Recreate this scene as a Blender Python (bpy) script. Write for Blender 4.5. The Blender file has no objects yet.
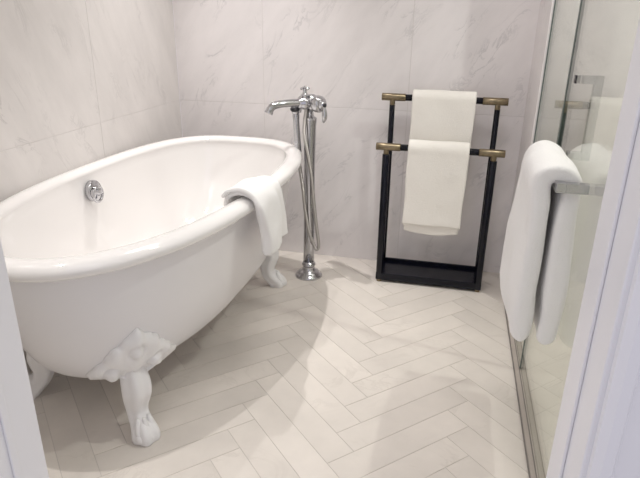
import bpy, bmesh, math, random
from math import sin, cos, pi, radians, sqrt
from mathutils import Vector, Matrix, noise
random.seed(7)
C = bpy.context.scene.collection
sc = bpy.context.scene

# ------------------------------------------------------------ materials
def mat(name, color=(.8,.8,.8), rough=.5, metal=0., spec=.5, coat=0., sheen=0.):
    m = bpy.data.materials.new(name); m.use_nodes = True
    b = m.node_tree.nodes['Principled BSDF']
    b.inputs['Base Color'].default_value = (*color, 1)
    b.inputs['Roughness'].default_value = rough
    b.inputs['Metallic'].default_value = metal
    b.inputs['Specular IOR Level'].default_value = spec
    b.inputs['Coat Weight'].default_value = coat
    b.inputs['Sheen Weight'].default_value = sheen
    return m, m.node_tree.nodes, m.node_tree.links, b

def ramp(N, stops):
    r = N.new('ShaderNodeValToRGB'); e = r.color_ramp.elements
    while len(e) < len(stops): e.new(.5)
    for i, (p, c) in enumerate(stops):
        e[i].position = p; e[i].color = (*c, 1) if len(c) == 3 else c
    return r

def noise_node(N, L, vec, scale, detail=4, rough=.5, dist=0.):
    n = N.new('ShaderNodeTexNoise'); n.inputs['Scale'].default_value = scale
    n.inputs['Detail'].default_value = detail; n.inputs['Roughness'].default_value = rough
    n.inputs['Distortion'].default_value = dist
    L.new(vec, n.inputs['Vector']); return n

def math_node(N, L, op, a, b=None, clamp=False):
    n = N.new('ShaderNodeMath'); n.operation = op; n.use_clamp = clamp
    for i, v in enumerate((a, b)):
        if v is None: continue
        if isinstance(v, (int, float)): n.inputs[i].default_value = v
        else: L.new(v, n.inputs[i])
    return n.outputs[0]

def marble(name, base, vein, stretch=(1,1,1), rot=(0,0,0), vscale=2.2, vstr=.6, rough=.28, patch=.05, tile=0.):
    m, N, L, b = mat(name, base, rough)
    tc = N.new('ShaderNodeTexCoord'); mp = N.new('ShaderNodeMapping')
    mp.inputs['Rotation'].default_value = rot
    L.new(tc.outputs['Object'], mp.inputs['Vector'])
    mp2 = N.new('ShaderNodeMapping'); mp2.inputs['Scale'].default_value = stretch
    L.new(mp.outputs[0], mp2.inputs['Vector']); vec = mp2.outputs[0]
    if tile:
        at = N.new('ShaderNodeAttribute'); at.attribute_name = 'tile_offset'
        ad = N.new('ShaderNodeVectorMath'); ad.operation = 'ADD'
        sc_ = N.new('ShaderNodeVectorMath'); sc_.operation = 'SCALE'; sc_.inputs['Scale'].default_value = 9.
        L.new(at.outputs['Color'], sc_.inputs[0]); L.new(vec, ad.inputs[0]); L.new(sc_.outputs[0], ad.inputs[1])
        vec = ad.outputs[0]
    n1 = noise_node(N, L, vec, vscale, 7, .62, 1.2)
    d = math_node(N, L, 'SUBTRACT', n1.outputs['Fac'], .5)
    d = math_node(N, L, 'ABSOLUTE', d)
    d = math_node(N, L, 'MULTIPLY', d, 34.)
    v = math_node(N, L, 'SUBTRACT', 1., d, True)
    n2 = noise_node(N, L, vec, vscale*.9, 3, .5)
    g = ramp(N, [(.50, (0,0,0)), (.68, (1,1,1))]); L.new(n2.outputs['Fac'], g.inputs[0])
    v = math_node(N, L, 'MULTIPLY', v, g.outputs[0])
    v = math_node(N, L, 'MULTIPLY', v, vstr)
    n3 = noise_node(N, L, vec, vscale*.7, 5, .6)
    pr = ramp(N, [(.3, tuple(c*(1-patch*1.6) for c in base)), (.7, tuple(min(1, c*(1+patch)) for c in base))])
    L.new(n3.outputs['Fac'], pr.inputs[0])
    mx = N.new('ShaderNodeMix'); mx.data_type = 'RGBA'
    L.new(v, mx.inputs[0]); L.new(pr.outputs[0], mx.inputs[6]); mx.inputs[7].default_value = (*vein, 1)
    out = mx.outputs[2]
    if tile:
        sep = N.new('ShaderNodeSeparateColor'); L.new(at.outputs['Color'], sep.inputs[0])
        f = math_node(N, L, 'MULTIPLY_ADD', sep.outputs[0], tile)
        N[-1].inputs[2].default_value = 1-tile*.5
        hs = N.new('ShaderNodeHueSaturation'); L.new(out, hs.inputs['Color']); L.new(f, hs.inputs['Value'])
        out = hs.outputs[0]
    L.new(out, b.inputs['Base Color'])
    return m

M = {}
M['marble_back'] = marble('marble_back', (.82,.785,.785), (.40,.39,.40), rot=(0,radians(-35),0), stretch=(2.4,1,.9), vscale=4.0, vstr=.52, rough=.3)
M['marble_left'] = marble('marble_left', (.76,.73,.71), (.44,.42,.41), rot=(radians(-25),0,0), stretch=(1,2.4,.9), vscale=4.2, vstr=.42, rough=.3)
M['marble_floor'] = marble('marble_floor', (.74,.69,.635), (.56,.51,.46), vscale=4., vstr=.35, rough=.33, patch=.07, tile=.035)
M['grout'] = mat('grout', (.60,.56,.52), .8)[0]
M['wall_grout'] = mat('wall_grout', (.70,.67,.66), .8)[0]
M['ceiling'] = mat('ceiling_paint', (.86,.85,.83), .8)[0]
M['paint'] = mat('white_door_paint', (.84,.83,.84), .35)[0]
M['sill'] = marble('sill_stone', (.46,.41,.37), (.4,.36,.32), vscale=8, vstr=.3, rough=.4)
M['carpet'] = mat('carpet', (.45,.43,.42), .95)[0]

def enamel(name, col, rough=.08, coat=.6):
    m, N, L, b = mat(name, col, rough, coat=coat)
    b.inputs['Coat Roughness'].default_value = .05
    return m
M['enamel'] = enamel('white_enamel', (.87,.85,.835))
M['tub_paint'] = enamel('outer_tub_paint', (.79,.775,.785), .28, .25)
m, N, L, b = mat('foot_paint', (.84,.83,.83), .38); M['foot'] = m
tc = N.new('ShaderNodeTexCoord'); n = noise_node(N, L, tc.outputs['Object'], 45, 3)
bp = N.new('ShaderNodeBump'); bp.inputs['Strength'].default_value = .25; bp.inputs['Distance'].default_value = .004
L.new(n.outputs['Fac'], bp.inputs['Height']); L.new(bp.outputs[0], b.inputs['Normal'])
M['chrome'] = mat('chrome', (.54,.54,.56), .09, 1.)[0]
M['chrome_dark'] = mat('hose_metal', (.50,.49,.48), .28, 1.)[0]
M['black_rubber'] = mat('black_rubber', (.03,.03,.035), .4)[0]
m, N, L, b = mat('hose_weave', (.52,.50,.48), .3, 1.); M['hose'] = m
tc = N.new('ShaderNodeTexCoord'); w = N.new('ShaderNodeTexWave'); w.inputs['Scale'].default_value = 90; w.bands_direction = 'Z'
L.new(tc.outputs['Object'], w.inputs['Vector']); bp = N.new('ShaderNodeBump'); bp.inputs['Strength'].default_value = .5; bp.inputs['Distance'].default_value = .002
L.new(w.outputs['Fac'], bp.inputs['Height']); L.new(bp.outputs[0], b.inputs['Normal'])
M['black_metal'] = mat('black_lacquered_metal', (.003,.0035,.009), .25, spec=.3)[0]
m, N, L, b = mat('brushed_brass', (.26,.21,.14), .34, 1.); M['brass'] = m
tc = N.new('ShaderNodeTexCoord'); n = noise_node(N, L, tc.outputs['Object'], 60, 3)
r = ramp(N, [(.3, (.21,.17,.11)), (.7, (.33,.27,.18))]); L.new(n.outputs['Fac'], r.inputs[0]); L.new(r.outputs[0], b.inputs['Base Color'])
def terry(name, col):
    m, N, L, b = mat(name, col, .95, spec=.1, sheen=.3)
    tc = N.new('ShaderNodeTexCoord'); n = noise_node(N, L, tc.outputs['Object'], 260, 3, .7)
    n2 = noise_node(N, L, tc.outputs['Object'], 40, 3, .6)
    s = math_node(N, L, 'ADD', n.outputs['Fac'], n2.outputs['Fac'])
    bp = N.new('ShaderNodeBump'); bp.inputs['Strength'].default_value = .45; bp.inputs['Distance'].default_value = .004
    L.new(s, bp.inputs['Height']); L.new(bp.outputs[0], b.inputs['Normal'])
    return m
M['towel'] = terry('white_terry', (.90,.87,.82))
M['towel_blue'] = terry('white_bath_terry', (.88,.87,.86))

# clear glass pane: fresnel mix of a see-through tint and a mirror
m = bpy.data.materials.new('clear_glass'); m.use_nodes = True
N = m.node_tree.nodes; L = m.node_tree.links
N.remove(N['Principled BSDF']); out = N['Material Output']
tr = N.new('ShaderNodeBsdfTransparent'); tr.inputs[0].default_value = (.93,.955,.93,1)
gl = N.new('ShaderNodeBsdfGlossy'); gl.inputs['Roughness'].default_value = .01; gl.inputs[0].default_value = (.95,.95,.93,1)
lw = N.new('ShaderNodeLayerWeight'); lw.inputs['Blend'].default_value = .5
pw = math_node(N, L, 'POWER', lw.outputs['Facing'], 5.)
f = math_node(N, L, 'MULTIPLY_ADD', pw, .96); N[-1].inputs[2].default_value = .04
mx = N.new('ShaderNodeMixShader'); L.new(f, mx.inputs[0]); L.new(tr.outputs[0], mx.inputs[1]); L.new(gl.outputs[0], mx.inputs[2])
L.new(mx.outputs[0], out.inputs['Surface']); M['glass'] = m
M['glass_edge'] = mat('glass_edge_seal', (.10,.13,.12), .3)[0]

# ------------------------------------------------------------ helpers
def link(name, bm, m, parent=None, smooth=True, autosmooth=None):
    me = bpy.data.meshes.new(name)
    bmesh.ops.recalc_face_normals(bm, faces=bm.faces)
    bm.to_mesh(me); bm.free()
    ms = m if isinstance(m, (list, tuple)) else [m]
    for x in ms: me.materials.append(x)
    if smooth:
        for p in me.polygons: p.use_smooth = True
        if autosmooth: me.set_sharp_from_angle(angle=radians(autosmooth))
    o = bpy.data.objects.new(name, me); C.objects.link(o)
    if parent:
        o.parent = parent; o.matrix_parent_inverse = Matrix.Translation(-Vector(parent.location))
    return o

def tag(o, label=None, cat=None, group=None, kind=None):
    if label: o['label'] = label
    if cat: o['category'] = cat
    if group: o['group'] = group
    if kind: o['kind'] = kind
    return o

def thing(name, label, cat, loc, group=None):
    o = bpy.data.objects.new(name, None); C.objects.link(o); o.location = loc
    o.empty_display_size = .1
    return tag(o, label, cat, group)

def box(bm, lo, hi, bevel=0., seg=2, mi=0):
    r = bmesh.ops.create_cube(bm, size=1.)
    vs = r['verts']
    for v in vs:
        v.co = Vector([(lo[i]+hi[i])/2 + v.co[i]*(hi[i]-lo[i]) for i in range(3)])
    fs = set(f for v in vs for f in v.link_faces)
    for f in fs: f.material_index = mi
    if bevel:
        es = list(set(e for f in fs for e in f.edges))
        bmesh.ops.bevel(bm, geom=es, offset=bevel, segments=seg, affect='EDGES', profile=.5, clamp_overlap=True)

def frame_axes(d):
    d = d.normalized(); up = Vector((0,0,1)) if abs(d.z) < .9 else Vector((0,1,0))
    a = d.cross(up).normalized(); return a, a.cross(d).normalized()

def tube(bm, pts, rad, seg=20, cap=True, prof=None):
    """swept tube; rad scalar or list; prof(angle) -> radial factor"""
    pts = [Vector(p) for p in pts]; n = len(pts)
    if not hasattr(rad, '__len__'): rad = [rad]*n
    rings = []; a = None
    for i, p in enumerate(pts):
        d = (pts[min(i+1, n-1)] - pts[max(i-1, 0)]).normalized()
        if a is None: a, b = frame_axes(d)
        else:
            a = (a - d*a.dot(d)).normalized(); b = a.cross(d).normalized()
        ring = []
        for k in range(seg):
            t = 2*pi*k/seg; f = prof(t) if prof else 1.
            ring.append(bm.verts.new(p + (a*cos(t) + b*sin(t))*rad[i]*f))
        rings.append(ring)
    for i in range(n-1):
        for k in range(seg):
            bm.faces.new((rings[i][k], rings[i][(k+1)%seg], rings[i+1][(k+1)%seg], rings[i+1][k]))
    if cap:
        bm.faces.new(rings[0]); bm.faces.new(rings[-1])
    return rings

def lathe(bm, prof, origin, axis=(0,0,1), seg=32):
    """prof = [(distance along axis, radius)]"""
    ax = Vector(axis).normalized(); a, b = frame_axes(ax); o = Vector(origin)
    rings = []
    for h, r in prof:
        if r < 1e-6: rings.append([bm.verts.new(o + ax*h)]); continue
        rings.append([bm.verts.new(o + ax*h + (a*cos(2*pi*k/seg) + b*sin(2*pi*k/seg))*r) for k in range(seg)])
    for i in range(len(rings)-1):
        A, B = rings[i], rings[i+1]
        for k in range(seg):
            k2 = (k+1) % seg
            if len(A) == 1 and len(B) == 1: continue
            if len(A) == 1: bm.faces.new((A[0], B[k], B[k2]))
            elif len(B) == 1: bm.faces.new((A[k], A[k2], B[0]))
            else: bm.faces.new((A[k], A[k2], B[k2], B[k]))
    if len(rings[0]) > 1: bm.faces.new(rings[0])
    if len(rings[-1]) > 1: bm.faces.new(rings[-1])

def ball(bm, c, r, sc_=(1,1,1), seg=20):
    res = bmesh.ops.create_uvsphere(bm, u_segments=seg, v_segments=seg//2, radius=r)
    for v in res['verts']: v.co = Vector((v.co.x*sc_[0], v.co.y*sc_[1], v.co.z*sc_[2])) + Vector(c)

def spline(P, n=8):
    """Catmull-Rom through the points"""
    P = [Vector(p) for p in P]; Q = [P[0]*2-P[1]] + P + [P[-1]*2-P[-2]]; out = []
    for i in range(1, len(Q)-2):
        for k in range(n):
            t = k/n; a, b, c, d = Q[i-1], Q[i], Q[i+1], Q[i+2]
            out.append(.5*((2*b) + (c-a)*t + (2*a-5*b+4*c-d)*t*t + (3*b-a-3*c+d)*t**3))
    out.append(P[-1]); return out

# ------------------------------------------------------------ room shell
GX = 1.715           # plane of the shower glass
XR = 2.62            # far wall of the shower
YF = -2.12; YO = -2.24
H = 2.5

def slab_wall(name, m, place, us, zs, t=.012, gap=.0008):
    """stone slabs with hairline joints on a grout bed; place(u, z, depth) -> xyz"""
    bm = bmesh.new()
    for i in range(len(us)-1):
        for j in range(len(zs)-1):
            u0, u1 = us[i]+gap*(i > 0), us[i+1]-gap*(i < len(us)-2)
            z0, z1 = zs[j]+gap*(j > 0), zs[j+1]-gap*(j < len(zs)-2)
            a = place(u0, z0, 0.); b = place(u1, z1, t)
            box(bm, [min(a[k], b[k]) for k in range(3)], [max(a[k], b[k]) for k in range(3)], .0006, 1)
    a = place(us[0], zs[0], .0012); b = place(us[-1], zs[-1], .10)
    box(bm, [min(a[k], b[k]) for k in range(3)], [max(a[k], b[k]) for k in range(3)], mi=1)
    o = link(name, bm, [m, M['wall_grout']], smooth=False)
    return tag(o, kind='structure')

slab_wall('wall_back', M['marble_back'], lambda u, z, d: (u, d, z), [0, .457, 1.170, XR], [0, .785, 1.385, 1.985, H], gap=.0013)
slab_wall('wall_left', M['marble_left'], lambda u, z, d: (-d, u, z), [YF, -1.911, -.711, 0], [0, .785, 1.385, 1.985, H])
slab_wall('wall_shower', M['marble_back'], lambda u, z, d: (XR+d, u, z), [YF, -1.2, 0], [0, .785, 1.385, 1.985, H])
bm = bmesh.new()
DX0, DX1 = .757, 1.553; DH = 2.06
box(bm, (-.1, YO, 0), (DX0-.02, YF, H)); box(bm, (DX1+.02, YO, 0), (XR+.1, YF, H)); box(bm, (DX0-.02, YO, DH+.02), (DX1+.02, YF, H))
tag(link('wall_front', bm, M['ceiling'], smooth=False), kind='structure')
bm = bmesh.new(); box(bm, (-.1, YO, H), (XR+.1, .1, H+.1)); tag(link('ceiling', bm, M['ceiling'], smooth=False), kind='structure')
# the short marble return the glass is fixed to
bm = bmesh.new(); box(bm, (1.70, -.35, 0), (1.80, -.0, H), .002)
tag(link('wall_return', bm, M['marble_back'], smooth=False), kind='structure')

# door lining and architraves (moulded)
def lining(name, x, s):
    bm = bmesh.new()
    # jamb board
    box(bm, (min(x, x-s*.02), YO-.004, 0), (max(x, x-s*.02), YF+.004, DH+.02), .002)
    # door stop
    box(bm, (min(x, x+s*.004), YO+.052, 0), (max(x, x+s*.004), YO+.066, DH), .003)
    # architrave: stepped moulding on the outer face
    prof = [(0, 0), (.0, .014), (.008, .020), (.018, .020), (.022, .014), (.055, .014), (.060, .020), (.068, .026), (.082, .026), (.09, .020), (.09, 0)]
    for zz in (0,):
        va = [bm.verts.new((x-s*(.006+u), YO-w, 0)) for u, w in prof]
        vb = [bm.verts.new((x-s*(.006+u), YO-w, DH+.09)) for u, w in prof]
        for i in range(len(prof)-1): bm.faces.new((va[i], va[i+1], vb[i+1], vb[i]))
        bm.faces.new(va); bm.faces.new(vb)
    tag(link(name, bm, M['paint'], smooth=False), kind='structure')
lining('trim_1', DX0, 1); lining('trim_2', DX1, -1)
bm = bmesh.new(); box(bm, (DX0-.02, YO-.004, DH), (DX1+.02, YF+.004, DH+.02)); box(bm, (DX0-.1, YO-.022, DH+.006), (DX1+.1, YO-.001, DH+.096), .004)
tag(link('trim_3', bm, M['paint'], smooth=False), kind='structure')

# herringbone floor
def floor():
    bm = bmesh.new(); lay = bm.loops.layers.float_color.new('tile_offset')
    w = .0939; p0, q0 = 1.2005, -.0755; g = .0011
    s = 1/sqrt(2)
    def tile(p, q, lp, lq):
        cs = [(p+g, q+g), (p+lp-g, q+g), (p+lp-g, q+lq-g), (p+g, q+lq-g)]
        xy = [((a+b)*s, (b-a)*s) for a, b in cs]     # p along (1,-1), q along (1,1)
        if max(c[0] for c in xy) < -.02 or min(c[0] for c in xy) > XR+.02 or max(c[1] for c in xy) < YO or min(c[1] for c in xy) > .02: return
        col = (random.random(), random.random(), random.random(), 1)
        top = [bm.verts.new((x, y, 0)) for x, y in xy]
        cx = sum(c[0] for c in xy)/4; cy = sum(c[1] for c in xy)/4
        low = [bm.verts.new((x, y, -.008)) for x, y in xy]
        fs = [bm.faces.new(top[::-1])]
        for i in range(4): fs.append(bm.faces.new((top[i], top[(i+1)%4], low[(i+1)%4], low[i])))
        for f in fs:
            for l in f.loops: l[lay] = col
    for mm in range(-9, 10):
        for k in range(-45, 46):
            p = p0 + (-k + 5*mm)*w; q = q0 + (k + 5*mm)*w
            tile(p, q, 5*w, w); tile(p+5*w, q, w, 5*w)
    # cut at the walls
    for co, no in (((0,0,0),(-1,0,0)), ((XR,0,0),(1,0,0)), ((0,0,0),(0,1,0)), ((0,YO,0),(0,-1,0))):
        bmesh.ops.bisect_plane(bm, geom=bm.verts[:]+bm.edges[:]+bm.faces[:], plane_co=co, plane_no=no, clear_outer=True)
    box(bm, (-.1, YO, -.10), (XR+.1, .1, -.0012), mi=1)
    me = bpy.data.meshes.new('floor')
    bm.to_mesh(me); bm.free(); me.materials.append(M['marble_floor']); me.materials.append(M['grout'])
    o = bpy.data.objects.new('floor', me); C.objects.link(o); tag(o, kind='structure')
floor()
bm = bmesh.new(); box(bm, (-1.5, -5.2, -.10), (4., YO, -.002)); tag(link('floor_hall', bm, M['carpet'], smooth=False), kind='structure')
# shower sill
bm = bmesh.new(); box(bm, (1.692, YF, 0), (1.738, -.35, .010), .002)
tag(link('trim_4', bm, M['sill'], smooth=False), kind='structure')

bm = bmesh.new(); box(bm, (1.6895, YF, 0), (1.6918, -.35, .0095)); box(bm, (1.7065, YF, .009), (1.7095, -.35, .0118))
tag(link('trim_5', bm, mat('dark_gasket', (.22,.20,.185), .6)[0], smooth=False), kind='structure')
# ------------------------------------------------------------ bath tub
TX, TY = .419, -.970
TA, TB = .399, .800
def tub_pt(th, a, b, z):
    c, s = cos(th), sin(th)
    n = 3.1 if s > 0 else 2.2
    # blend the exponent near the sides for a seamless outline
    x = a*math.copysign(abs(c)**(2/n), c); y = b*math.copysign(abs(s)**(2/n), s)
    px, py = TX+x, TY+y
    # the tub stands a touch askew to the wall
    k = radians(1.3); dx, dy = px-.419, py+.30
    px, py = .419+dx*cos(k)+dy*sin(k), -.30-dx*sin(k)+dy*cos(k)
    return Vector((px-.022*max(0, .60-z)/.45, py, z))
OUT = [  # (inset a, inset b, z) down the outside
 (.040,.040,.612), (.046,.048,.56), (.052,.062,.50), (.062,.085,.42), (.076,.118,.34), (.098,.155,.27),
 (.130,.200,.215), (.180,.265,.175), (.240,.350,.148), (.330,.540,.138)]
RIM = [(.066,.066,.628), (.068,.068,.640), (.060,.060,.650), (.048,.048,.6555), (.034,.034,.657), (.020,.020,.654), (.008,.008,.646),
       (.001,.001,.634), (.002,.002,.621), (.010,.010,.611), (.022,.022,.607), (.034,.034,.609)]
INN = [(.330,.600,.205), (.250,.450,.207), (.190,.360,.218), (.150,.290,.245), (.120,.225,.30), (.100,.165,.38), (.086,.118,.46), (.076,.090,.54), (.069,.073,.60)]
root = thing('bathtub', 'white roll-top freestanding bathtub on four ornate claw feet', 'bathtub', (TX, TY, 0))
def shell(name, prof, m, capfirst, caplast):
    bm = bmesh.new(); S = 144; rings = []
    for ia, ib, z in prof:
        rings.append([bm.verts.new(tub_pt(2*pi*(k+.5)/S, TA-ia, TB-ib, z)) for k in range(S)])
    for i in range(len(rings)-1):
        for k in range(S):
            bm.faces.new((rings[i][k], rings[i][(k+1)%S], rings[i+1][(k+1)%S], rings[i+1][k]))
    if capfirst: bm.faces.new(rings[0])
    if caplast: bm.faces.new(rings[-1])
    return bm
def dense(P, n=3):
    return [tuple(v) for v in spline(P, n)]
prof = dense(INN, 3) + dense(RIM, 2) + dense(OUT, 3)
bm = shell('tub_body', prof, None, True, True)
for f in bm.faces:
    c = f.calc_center_median()
    f.material_index = 0
nin = len(dense(INN, 3)) + len(dense(RIM, 2))
bm.faces.ensure_lookup_table()
for f in bm.faces[(nin)*144:]: f.material_index = 1
body = link('tub_body', bm, [M['enamel'], M['tub_paint']], root)

def out_profile(z):
    P = OUT
    if z >= P[0][2]: return P[0][0], P[0][1]
    for i in range(len(P)-1):
        if P[i][2] >= z >= P[i+1][2]:
            t = (P[i][2]-z)/(P[i][2]-P[i+1][2])
            return P[i][0]+(P[i+1][0]-P[i][0])*t, P[i][1]+(P[i+1][1]-P[i][1])*t
    return P[-1][0], P[-1][1]
def tub_surf(th, z):
    zc = max(z, .235)
    ia, ib = out_profile(zc); p = tub_pt(th, TA-ia, TB-ib, zc)
    e = .02; q = tub_pt(th+e, TA-ia, TB-ib, zc)
    ia2, ib2 = out_profile(zc+.01); r = tub_pt(th, TA-ia2, TB-ib2, zc+.01)
    n = (q-p).cross(r-p).normalized()
    p.z = z
    return p, n, (q-p).length/e

def claw_foot(th, splay=(0,0)):
    """acanthus shoulder plate on the tub flank with a cabriole leg below"""
    bm = bmesh.new()
    # plate outline as (angle degrees, radius) about its centre; irregular leaf scallops
    NA, NR = 96, 16
    def R(a):
        dx, dz = cos(a), sin(a)
        base = 1/((abs(dx)/.108)**1.2 + (abs(dz)/(.116 if dz > 0 else .102))**1.2)**(1/1.2)
        sc1 = 1 + .09*abs(sin(4.5*a+.4)) + .05*abs(sin(9*a))
        wing = .040*math.exp(-((a-pi*1.06)/.16)**2) + .030*(math.exp(-((a+.06*pi)/.16)**2) + math.exp(-((a-2*pi+.06*pi)/.16)**2))
        return base*sc1 + wing
    def pos(u, v, off):
        z = .262+v
        p, n, sp = tub_surf(th, z)
        t2 = th + (u+.28*max(v, 0))/max(sp, .05)
        p, n, _ = tub_surf(t2, z)
        return p + n*off
    front = []; back = []
    for i in range(NR+1):
        r = i/NR
        rf = []; rb = []
        for k in range(NA):
            a = 2*pi*k/NA; rr = R(a)*r; u, v = rr*cos(a), rr*sin(a)
            h = .016*(1-r**6)**.5 + .006
            h += .008*max(0, 1-((u)/.03)**2)*(1-r) + .005*abs(sin(4.5*a+.4))*r*(1-r**6)
            fa = math.atan2(u, v+.10); h += .0035*cos(16*fa)*min(1, r*2)*(1-r**8)
            # two curled scroll bosses and a bud
            for (bu, bv, br, bh) in ((-.062,-.008,.024,.014), (.062,-.004,.022,.013), (0,.060,.020,.006), (.0,-.045,.030,.014)):
                d = sqrt((u-bu)**2+(v-bv)**2)/br
                if d < 1: h += 1.5*bh*(1-d*d)**1.2
                h -= .007*math.exp(-((d-1.1)/.18)**2)*(r < .95)
            rf.append(bm.verts.new(pos(u, v, h))); rb.append(bm.verts.new(pos(u, v, -.004)))
            if i == 0: break
        front.append(rf); back.append(rb)
    for L_ in (front, back):
        for k in range(NA): bm.faces.new((L_[0][0], L_[1][k], L_[1][(k+1)%NA]))
        for i in range(1, NR):
            for k in range(NA): bm.faces.new((L_[i][k], L_[i][(k+1)%NA], L_[i+1][(k+1)%NA], L_[i+1][k]))
    for k in range(NA): bm.faces.new((front[NR][k], front[NR][(k+1)%NA], back[NR][(k+1)%NA], back[NR][k]))
    # leg
    p, n, _ = tub_surf(th, .2); n.z = 0; n.normalize()
    b0 = Vector((p.x, p.y, 0))
    pts = [b0+n*d+Vector((0,0,z)) for d, z in ((-.010,.225), (.004,.19), (.008,.16), (-.002,.13), (-.010,.10), (-.008,.07), (.008,.045), (.024,.028), (.032,.014), (.032,.0))]
    rad = [.034,.040,.041,.038,.033,.030,.032,.037,.040,.037]
    sv = Vector((splay[0], splay[1], 0)); pts = [q + sv*(1-q.z/.225) for q in pts]
    pts = spline(pts, 4); r2 = [v.x for v in spline([Vector((r, 0, 0)) for r in rad], 4)]
    tube(bm, pts, r2, 40, prof=lambda t: 1+.09*cos(5*t))
    # three toes gripping forward
    side = Vector((-n.y, n.x, 0))
    for s in (-1, 0, 1):
        q = b0 + sv*.9 + n*(.054-abs(s)*.008) + side*s*.021
        ball(bm, (q.x, q.y, .0175), .0175, (1,1,1.0), 16)
        tube(bm, spline([q+Vector((0,0,.02)), q-n*.012+Vector((0,0,.045)), q-n*.022-side*s*.004+Vector((0,0,.075))], 4), [.014,.0135,.013,.012,.011,.010,.009,.007,.005], 12)
    return bm
# angle on the outline where a foot sits
for th, sgn in ((radians(-57), (.012,-.012)), (radians(53), (.02,.01)), (radians(224), (-.055,-.02)), (radians(127), (-.01,.01))):
    link('claw_foot', claw_foot(th, sgn), M['foot'], root)

# overflow fitting on the far inner flank
oc = Vector((.095, -.945, .574))
bm = bmesh.new()
lathe(bm, [(-.012,.040), (.004,.040), (.008,.037), (.010,.026), (.014,.019), (.024,.017), (.028,.012), (.029,0)], oc, (1,0,.12), 32)
plate = link('overflow_plate', bm, M['chrome'], root); plate['label'] = 'round chrome overflow fitting inside the tub'
bm = bmesh.new()
ring = [oc + Vector((.024, .028*cos(t)-.014, .028*sin(t)-.008)) for t in [2*pi*k/28 for k in range(29)]]
tube(bm, ring, .005, 10)
link('overflow_ring', bm, M['chrome'], plate)

# ------------------------------------------------------------ floor standing bath filler
FX, FY = .762, -.272
fr = thing('bath_faucet', 'tall chrome floor-standing bath filler beside the tub end', 'faucet', (FX, FY, 0))
bm = bmesh.new()
lathe(bm, [(0,.066), (.006,.066), (.012,.063), (.016,.056), (.020,.052), (.026,.050), (.030,.040), (.038,.032), (.050,.0285), (.056,.030), (.060,.0335), (.066,.0335), (.070,.029), (.078,.027)], (FX,FY,0))
link('base_flange', bm, M['chrome'], fr)
bm = bmesh.new()
lathe(bm, [(.070,.0265), (.20,.0255), (.40,.0245), (.60,.0255), (.74,.0285), (.765,.031), (.775,.031), (.782,.020), (.79,.016), (.815,.016)], (FX,FY,0), seg=32)
link('riser_pipe', bm, M['chrome'], fr)
ax = Vector((.74,-.67,0)).normalized(); sp = Vector((-.76,-.65,0)).normalized(); ZB = .838
bc = Vector((FX, FY, ZB))
bm = bmesh.new(); bc = bc + Vector((.008,.0,.004))
lathe(bm, [(-.080,.012), (-.078,.020), (-.070,.024), (-.060,.024), (-.054,.018), (-.046,.017), (-.040,.026), (-.030,.030), (-.018,.024), (-.010,.027), (0,.030), (.010,.027), (.018,.021), (.030,.022), (.036,.032), (.046,.037), (.062,.036), (.074,.028), (.078,.020)], bc, ax, 28)
lathe(bm, [(-.035,.017), (-.02,.022), (0,.022)], bc, (0,0,1), 24)
ball(bm, bc+Vector((0,0,.008)), .030)
link('mixer_body', bm, M['chrome'], fr)
bm = bmesh.new()
r0 = bc + sp*.020
path = spline([bc+sp*.005, bc+sp*.05+Vector((0,0,.003)), bc+sp*.12+Vector((0,0,.003)), bc+sp*.168+Vector((0,0,-.001)), bc+sp*.194+Vector((0,0,-.012)), bc+sp*.208+Vector((0,0,-.036))], 6)
nn = len(path); rads = [.020 if i < 3 else .0165 for i in range(nn)]
for i in range(nn-3, nn): rads[i] = .0185
tube(bm, path, rads, 20)
lathe(bm, [(.02,.024), (.03,.028), (.045,.028), (.05,.022), (.062,.021), (.066,.018)], bc, sp, 24)
link('spout', bm, M['chrome'], fr)
# diverter with a little cross head
dc = bc + sp*.034
bm = bmesh.new()
lathe(bm, [(.0,.016), (.03,.016), (.034,.019), (.040,.012), (.048,.009), (.056,.009), (.060,.006), (.066,.006)], dc, (0,0,1), 20)
for k in range(4):
    d = Vector((cos(pi/4+k*pi/2), sin(pi/4+k*pi/2), 0)); c0 = dc+Vector((0,0,.062))
    tube(bm, [c0, c0+d*.012, c0+d*.018], [.004,.0035,.005], 10); ball(bm, c0+d*.019, .0055, seg=10)
ball(bm, dc+Vector((0,0,.067)), .007, seg=12)
link('diverter_knob', bm, M['chrome'], fr)
# lever handles on both valve ends
def lever(c, d, drop, curl):
    bm = bmesh.new()
    lathe(bm, [(0,.018), (.004,.020), (.010,.020), (.014,.014), (.020,.012)], c, d, 20)
    e = c + d*.016
    path = spline([e, e+d*.006+Vector((0,0,-.02)), e+d*.008+Vector((0,0,-.05)), e+d*.002+Vector((0,0,-drop))], 5)
    n_ = len(path)
    tube(bm, path, [.006+.0055*max(0, sin(pi*min(1, max(0, (i/(n_-1)-.2)/.8)))) for i in range(n_)], 14)
    ball(bm, e+d*.002+Vector((0,0,-drop)), .006, seg=10)
    return bm
hd = link('lever_handle', lever(bc+ax*.076, ax, .070, 0), M['chrome'], fr)
bm = bmesh.new(); lathe(bm, [(0,.009), (.006,.009), (.009,.006), (.010,0)], bc+ax*.095, ax, 16)
link('handle_cap', bm, M['black_rubber'], hd)
link('lever_handle', lever(bc-ax*.078, -ax, .045, 0), M['chrome'], fr)
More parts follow.
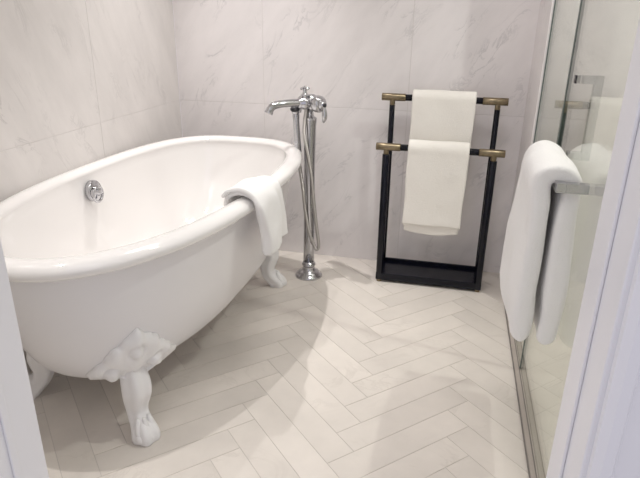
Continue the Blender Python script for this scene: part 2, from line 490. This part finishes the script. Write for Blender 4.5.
# cradle and hand shower
hc = bc - ax*.045 + sp*.052 + Vector((0,0,-.035))
bm = bmesh.new()
tube(bm, spline([bc-ax*.035, bc-ax*.045+sp*.03+Vector((0,0,-.015)), hc], 5), .008, 12)
lathe(bm, [(-.02,.012), (-.014,.018), (.004,.019), (.010,.013)], hc, (0,0,1), 20)
link('shower_cradle', bm, M['chrome'], fr)
bm = bmesh.new()
hb = hc + Vector((.018,-.01,-.235))
lathe(bm, [(0,.008), (.012,.013), (.03,.0135), (.05,.0155), (.19,.014), (.215,.0165), (.222,.011), (.235,.009)], hb, (hc-hb), 20)
hs = link('hand_shower', bm, M['chrome'], fr)
bm = bmesh.new(); ball(bm, hc+Vector((-.002,-.004,.004)), .021, (1.05,1,.72))
link('hand_shower_grip', bm, M['black_rubber'], hs)
def cam_pt(x, y, z): return Vector((x, y, z))
bm = bmesh.new()
hose = spline([hb+Vector((0,0,.004)), (.742,-.315,.46), (.752,-.312,.36), (.772,-.312,.25), (.797,-.305,.175), (.811,-.305,.158), (.818,-.305,.185),
               (.806,-.308,.28), (.793,-.312,.40), (.782,-.316,.52), (.766,-.318,.62), (.748,-.318,.72), tuple(bc+sp*.026+Vector((0,0,-.018)))], 10)
tube(bm, hose, .0082, 12)
link('shower_hose', bm, M['hose'], fr)

# ------------------------------------------------------------ towel stand
st = thing('towel_stand', 'black metal two-tier towel stand with brass T fittings', 'towel stand', (1.338, -.17, 0))
def rod(bm, a, b, r, bev=.001, seg=24):
    a, b = Vector(a), Vector(b); L_ = (b-a).length
    lathe(bm, [(0, r-bev), (bev, r), (L_-bev, r), (L_, r-bev)], a, b-a, seg)
XL, XRR = 1.108, 1.572
for (yy, zz, pr, x0, x1) in ((-.24, .660, .0165, 1.062, 1.617), (-.10, .860, .0125, 1.059, 1.614)):
    rb = .0145
    bm = bmesh.new(); rod(bm, (x0+.095, yy, zz), (x1-.095, yy, zz), rb)
    link('towel_rail', bm, M['black_metal'], st)
    for x, e0, e1 in ((XL, x0, x0+.108), (XRR, x1-.108, x1)):
        bm = bmesh.new(); rod(bm, (e0, yy, zz), (e1, yy, zz), rb+.0022, .0004)
        rod(bm, (x, yy, zz), (x, yy, zz-.036), .0125, .0005)
        link('brass_fitting', bm, M['brass'], st)['label'] = 'brushed brass T fitting'
        bm = bmesh.new()
        zb = .012 if yy < -.2 else .060
        rod(bm, (x, yy, zb), (x, yy, zz-.034), pr)
        link('post', bm, M['black_metal'], st)
for x in (XL, XRR):
    for yy in (-.24, -.105):
        bm = bmesh.new(); rod(bm, (x, yy, 0), (x, yy, .0125), .0125)
        link('foot_cap', bm, M['brass'], st)
bm = bmesh.new()
box(bm, (XL-.016, -.254, .0122), (XRR+.016, -.086, .046), .002)
box(bm, (XL-.016, -.098, .046), (XRR+.016, -.086, .062), .001)
link('base_plate', bm, M['black_metal'], st, smooth=False)

# ------------------------------------------------------------ towels
def cloth(path, U, mapf, thick, n_u=44, amp=.0025, freq=14., seed=0, edge=.22, bm=None, close_u=7):
    """a thick folded towel: centreline 'path' in the (s,z) plane swept along u; mapf(u, s, z, v) -> xyz"""
    bm = bm or bmesh.new()
    P = [Vector((a, 0, b)) for a, b in path]; P = spline(P, 5)
    t0 = thick if not callable(thick) else thick(.5, 1)
    def ends(Q):      # extra rings close to the hem so the fold ends stay blunt
        d = (Q[1]-Q[0]).normalized(); k = 1
        while k < len(Q)-2 and (Q[k]-Q[0]).length < t0*1.3: k += 1
        return [Q[0]+d*(t0*g) for g in (0, .02, .08, .2, .45, .8)] + Q[k:]
    P = ends(P); P = ends(P[::-1])[::-1]; n = len(P)
    nor = []
    for i in range(n):
        d = (P[min(i+1, n-1)]-P[max(i-1, 0)]).normalized(); nor.append(Vector((-d.z, 0, d.x)))
    cum = [0.]
    for i in range(1, n): cum.append(cum[-1]+(P[i]-P[i-1]).length)
    T = cum[-1]
    th = thick if callable(thick) else (lambda u, v: thick)
    A = []; B = []
    for i in range(n):
        ra = []; rb = []
        v = cum[i]/T; de = min(cum[i], T-cum[i])
        for k in range(n_u+1):
            # denser samples towards the selvedges
            uu = .5-.5*cos(pi*k/n_u); u = U[0]+(U[1]-U[0])*uu
            t = th(uu, v)
            du = min(uu, 1-uu)*abs(U[1]-U[0])
            e = max(0., 1-max(0., 1-du/t)**3)**(1/3); f = max(0., 1-max(0., 1-de/t)**3)**(1/3)
            h = t*max(.02, e)*max(.02, f)
            for L_, sg in ((ra, 1), (rb, -1)):
                s = P[i].x+nor[i].x*h*sg; z = P[i].z+nor[i].z*h*sg
                w = Vector(mapf(u, s, z, v))
                q = w*freq+Vector((seed, seed*2.1, 0))
                w += Vector((noise.noise(q), noise.noise(q+Vector((9,3,1))), noise.noise(q+Vector((2,8,5)))))*amp
                L_.append(bm.verts.new(w))
        A.append(ra); B.append(rb)
    for i in range(n-1):
        for k in range(n_u):
            bm.faces.new((A[i][k], A[i][k+1], A[i+1][k+1], A[i+1][k])); bm.faces.new((B[i][k], B[i+1][k], B[i+1][k+1], B[i][k+1]))
    for i in range(n-1):
        for k in (0, n_u): bm.faces.new((A[i][k], A[i+1][k], B[i+1][k], B[i][k]))
    for k in range(n_u):
        for i in (0, n-1): bm.faces.new((A[i][k], A[i][k+1], B[i][k+1], B[i][k]))
    return bm

def stand_towel(yb, zb, x0, x1, front, backl, skew, seed, t=.0085):
    """inverted U over a rail running along x; front side is towards -y"""
    r = .0145+t+.003
    path = [(-backl[1], zb-backl[0])] if False else []
    path = [(r+.002, zb-backl), (r+.001, zb-backl*.5), (r, zb-.02), (r, zb)]
    for k in range(1, 6):
        a = pi*k/6; path.append((r*cos(a), zb+r*sin(a)))
    path += [(-r, zb), (-r, zb-.03), (-r-.001, zb-front*.35), (-r-.002, zb-front*.7), (-r-.004, zb-front)]
    def mp(u, s, z, v):
        d = max(0, zb-z)
        x = u + skew*d + (u-(x0+x1)/2)*(-.04*d)
        wav = .0025*sin(u*38+seed)*min(1, d*6)*(-1 if s < 0 else 1)
        zz = z + (u-(x0+x1)/2)*(-.0)*d
        return (x, yb+s+wav, zz)
    return cloth(path, (x0, x1), mp, t, seed=seed), mp
bm, mpf = stand_towel(-.10, .862, 1.199, 1.478, .36, .36, -.012, 3.1, .0095)
tag(link('hand_towel', bm, M['towel'], autosmooth=60), 'white towel folded over the higher rear rail of the black stand', 'towel')
bm, mpf = stand_towel(-.24, .660, 1.206, 1.468, .345, .375, -.012, 8.7, .0105)
# inner layer peeking below the front one
rr = .0145+.0105+.003
cloth([(-rr+.006, .45), (-rr+.006, .34), (-rr+.007, .283)], (1.215, 1.46), lambda u, s, z, v: (u-.004, -.24+s, z-(.014*sin((u-1.215)/.245*pi))*(v > .5)*1), .006, seed=2.2, bm=bm)
tag(link('hand_towel', bm, M['towel'], autosmooth=60), 'white towel folded over the lower front rail of the black stand', 'towel')

# small towel slung over the tub rim (runs along y)
def rim_outer_x(y):
    t = abs((y-TY)/TB); n_ = 3.1 if y > TY else 2.2
    return TX + TA*(max(0, 1-t**n_))**(1/n_) - .0227*(-.30-y) + .001
def rim_map(skew, seed, fold=0.):
    def mp(u, s, z, v):
        d = max(0, .64-z)
        x = rim_outer_x(u) + s
        y = u + skew*d + (u+1.03)*(-fold*d)
        if s > 0: x += .006*sin(u*40+seed)*min(1, d*5)
        return (x, y, z)
    return mp
bm = bmesh.new()
tt = .008
path = [(-.100,.565), (-.096,.60), (-.092,.640), (-.075,.664), (-.045,.6735), (-.018,.670), (.004,.657), (.014,.630), (.017,.58), (.018,.52), (.018,.49), (.018,.455)]
cloth(path, (-1.14, -.93), rim_map(.28, 1.0, .2), tt, seed=5., amp=.004, bm=bm, freq=11)
path2 = [(-.094,.662), (-.078,.680), (-.050,.688), (-.025,.688), (.004,.677), (.024,.650), (.032,.61), (.034,.56), (.036,.51), (.036,.462)]
cloth(path2, (-1.16, -1.015), rim_map(.10, 2.0, 1.2), lambda u, v: .006+.012*min(1, max(0, v-.35)*2.5), seed=9., amp=.006, bm=bm, freq=11)
tag(link('hand_towel', bm, M['towel_blue'], autosmooth=60), 'white towel slung over the rolled rim of the bathtub', 'towel')

# ------------------------------------------------------------ shower glass
YJ = -.875
sp_ = thing('shower_screen', 'fixed clear glass shower panel next to the marble wall end', 'glass panel', (GX, -.61, .010))
bm = bmesh.new(); box(bm, (GX-.004, YJ+.007, .012), (GX+.004, -.354, 2.2)); link('glass_pane', bm, M['glass'], sp_, smooth=False)
bm = bmesh.new(); box(bm, (GX-.006, -.354, .012), (GX+.006, -.350, 2.2))
link('edge_seal', bm, M['glass_edge'], sp_, smooth=False)
bm = bmesh.new(); box(bm, (GX-.0055, YJ+.0005, .012), (GX+.0055, YJ+.007, 2.2))
link('edge_seal', bm, M['glass_edge'], sp_, smooth=False)
dr = thing('shower_door', 'clear glass shower door carrying a chrome towel bar', 'shower door', (GX, -1.45, .010))
bm = bmesh.new(); box(bm, (GX-.004, YF+.02, .016), (GX+.004, YJ-.007, 2.2)); link('glass_pane', bm, M['glass'], dr, smooth=False)
bm = bmesh.new(); box(bm, (GX-.0055, YJ-.007, .016), (GX+.0055, YJ-.0005, 2.2)); link('edge_seal', bm, M['glass_edge'], dr, smooth=False)
BX = 1.649; ZBAR = .830; Y0, Y1 = -.997, -1.368
bm = bmesh.new()
hw = .0115
box(bm, (BX-hw, Y1-hw, ZBAR-hw), (BX+hw, Y0+hw, ZBAR+hw), .001)
for y in (Y0, Y1):
    box(bm, (BX+hw-.001, y-hw, ZBAR-hw), (GX-.004, y+hw, ZBAR+hw), .001)
tb = link('towel_bar', bm, M['chrome'], dr, smooth=False)
bm = bmesh.new()
ZT = 1.045; IX = GX+.055
box(bm, (IX-.0115, Y0-hw, ZBAR-hw), (IX+.0115, Y0+hw, ZT+hw), .001)
for z in (ZBAR, ZT): box(bm, (GX+.004, Y0-hw, z-hw), (IX-.009, Y0+hw, z+hw), .001)
link('pull_handle', bm, M['chrome'], dr, smooth=False)
bm = bmesh.new()
for (y, z) in ((Y0, ZT),): box(bm, (GX-.008, y-.011, z-.011), (GX-.004, y+.011, z+.011), .0008)
link('mounting_pad', bm, M['black_rubber'], dr, smooth=False)

# bath towel over the door bar (runs along y); s is x offset from the bar
def bar_map(u, s, z, v):
    d = max(0, ZBAR-z); x = BX+s; y = u
    if s < 0:
        x += -.012*sin((u+1.05)*5)*d - .022*d*(u+1.35)/.3
        y += .10*d*(u+1.34)/.3*1.0 - .02*d
    else:
        y += -.03*d
    zz = z - (.03*(-u-1.05)/.3*d/.45 if s < 0 else .0)
    return (x, y, zz)
bt = .0225
ro = .0125 + bt + .002
zb_ = ZBAR-.010
path = [(-ro-.004,.425), (-ro-.002,.55), (-ro+.004,.68), (-ro+.003,.77), (-ro,zb_), (-ro*.72,zb_+ro*.72), (0,zb_+ro), (ro*.68,zb_+ro*.68), (ro*.97,zb_), (ro*.93,.78), (ro*.88,.70), (ro*.86,.55), (ro*.84,.40)]
path = [(a, b) for a, b in path]
def btk(u, v):
    w_ = min(1, max(0, abs(v-.47)-.10)*6)
    return .0225+.0035*w_
bm = cloth(path, (-1.353, -1.03), bar_map, btk, seed=4., amp=.009, freq=9, n_u=48)
tag(link('bath_towel', bm, M['towel_blue'], autosmooth=60), 'thick white bath towel draped over the bar of the glass shower door', 'towel')

# ------------------------------------------------------------ light
def spot(name, loc, energy, color=(1,.965,.945), size=120, blend=.7, r=.03, aim=None):
    l = bpy.data.lights.new(name, 'SPOT'); l.energy = energy; l.color = color; l.spot_size = radians(size); l.spot_blend = blend
    l.shadow_soft_size = r
    o = bpy.data.objects.new(name, l); C.objects.link(o); o.location = loc
    d = (Vector(aim)-Vector(loc)) if aim else Vector((0,0,-1))
    o.rotation_euler = d.to_track_quat('-Z', 'Y').to_euler(); return o
spot('downlight_and_fill', (.41, -.45, 2.47), 130, size=64, blend=.9, r=.016)
spot('downlight_and_fill', (.41, -1.95, 2.47), 85, size=100, blend=1., r=.016)
spot('downlight_and_fill', (2.25, -1.0, 2.47), 95, r=.02)
spot('downlight_and_fill', (1.3, -1.0, 2.42), 55, size=170, blend=1., r=.30)  # not a downlight: broad soft fill added to lift ambient light on the walls
w = bpy.data.worlds.new('world'); sc.world = w; w.use_nodes = True
w.node_tree.nodes['Background'].inputs[0].default_value = (.90,.89,1.0,1); w.node_tree.nodes['Background'].inputs[1].default_value = 1.3

# ------------------------------------------------------------ camera
f_, pit, yaw, rol = 571.275, .3723867, .2237262, .0155249
F = Vector((-sin(yaw)*cos(pit), cos(yaw)*cos(pit), -sin(pit)))
R0 = Vector((cos(yaw), sin(yaw), 0)); U0 = R0.cross(F)
R_ = R0*cos(rol)+U0*sin(rol); U_ = -R0*sin(rol)+U0*cos(rol)
cam = bpy.data.cameras.new('camera'); co = bpy.data.objects.new('camera', cam); C.objects.link(co)
mw = Matrix(((R_.x, U_.x, -F.x, 1.385426), (R_.y, U_.y, -F.y, -2.770927), (R_.z, U_.z, -F.z, 1.2), (0,0,0,1)))
co.matrix_world = mw
cam.sensor_width = 36; cam.sensor_fit = 'HORIZONTAL'; cam.lens = f_/640*36; cam.clip_start = .02
sc.camera = co
sc.view_settings.view_transform = 'Standard'; sc.view_settings.look = 'None'; sc.view_settings.gamma = 1; sc.view_settings.exposure = -.58
sc.view_settings.use_curve_mapping = False
sc.cycles.max_bounces = 10; sc.cycles.diffuse_bounces = 6; sc.cycles.transparent_max_bounces = 12
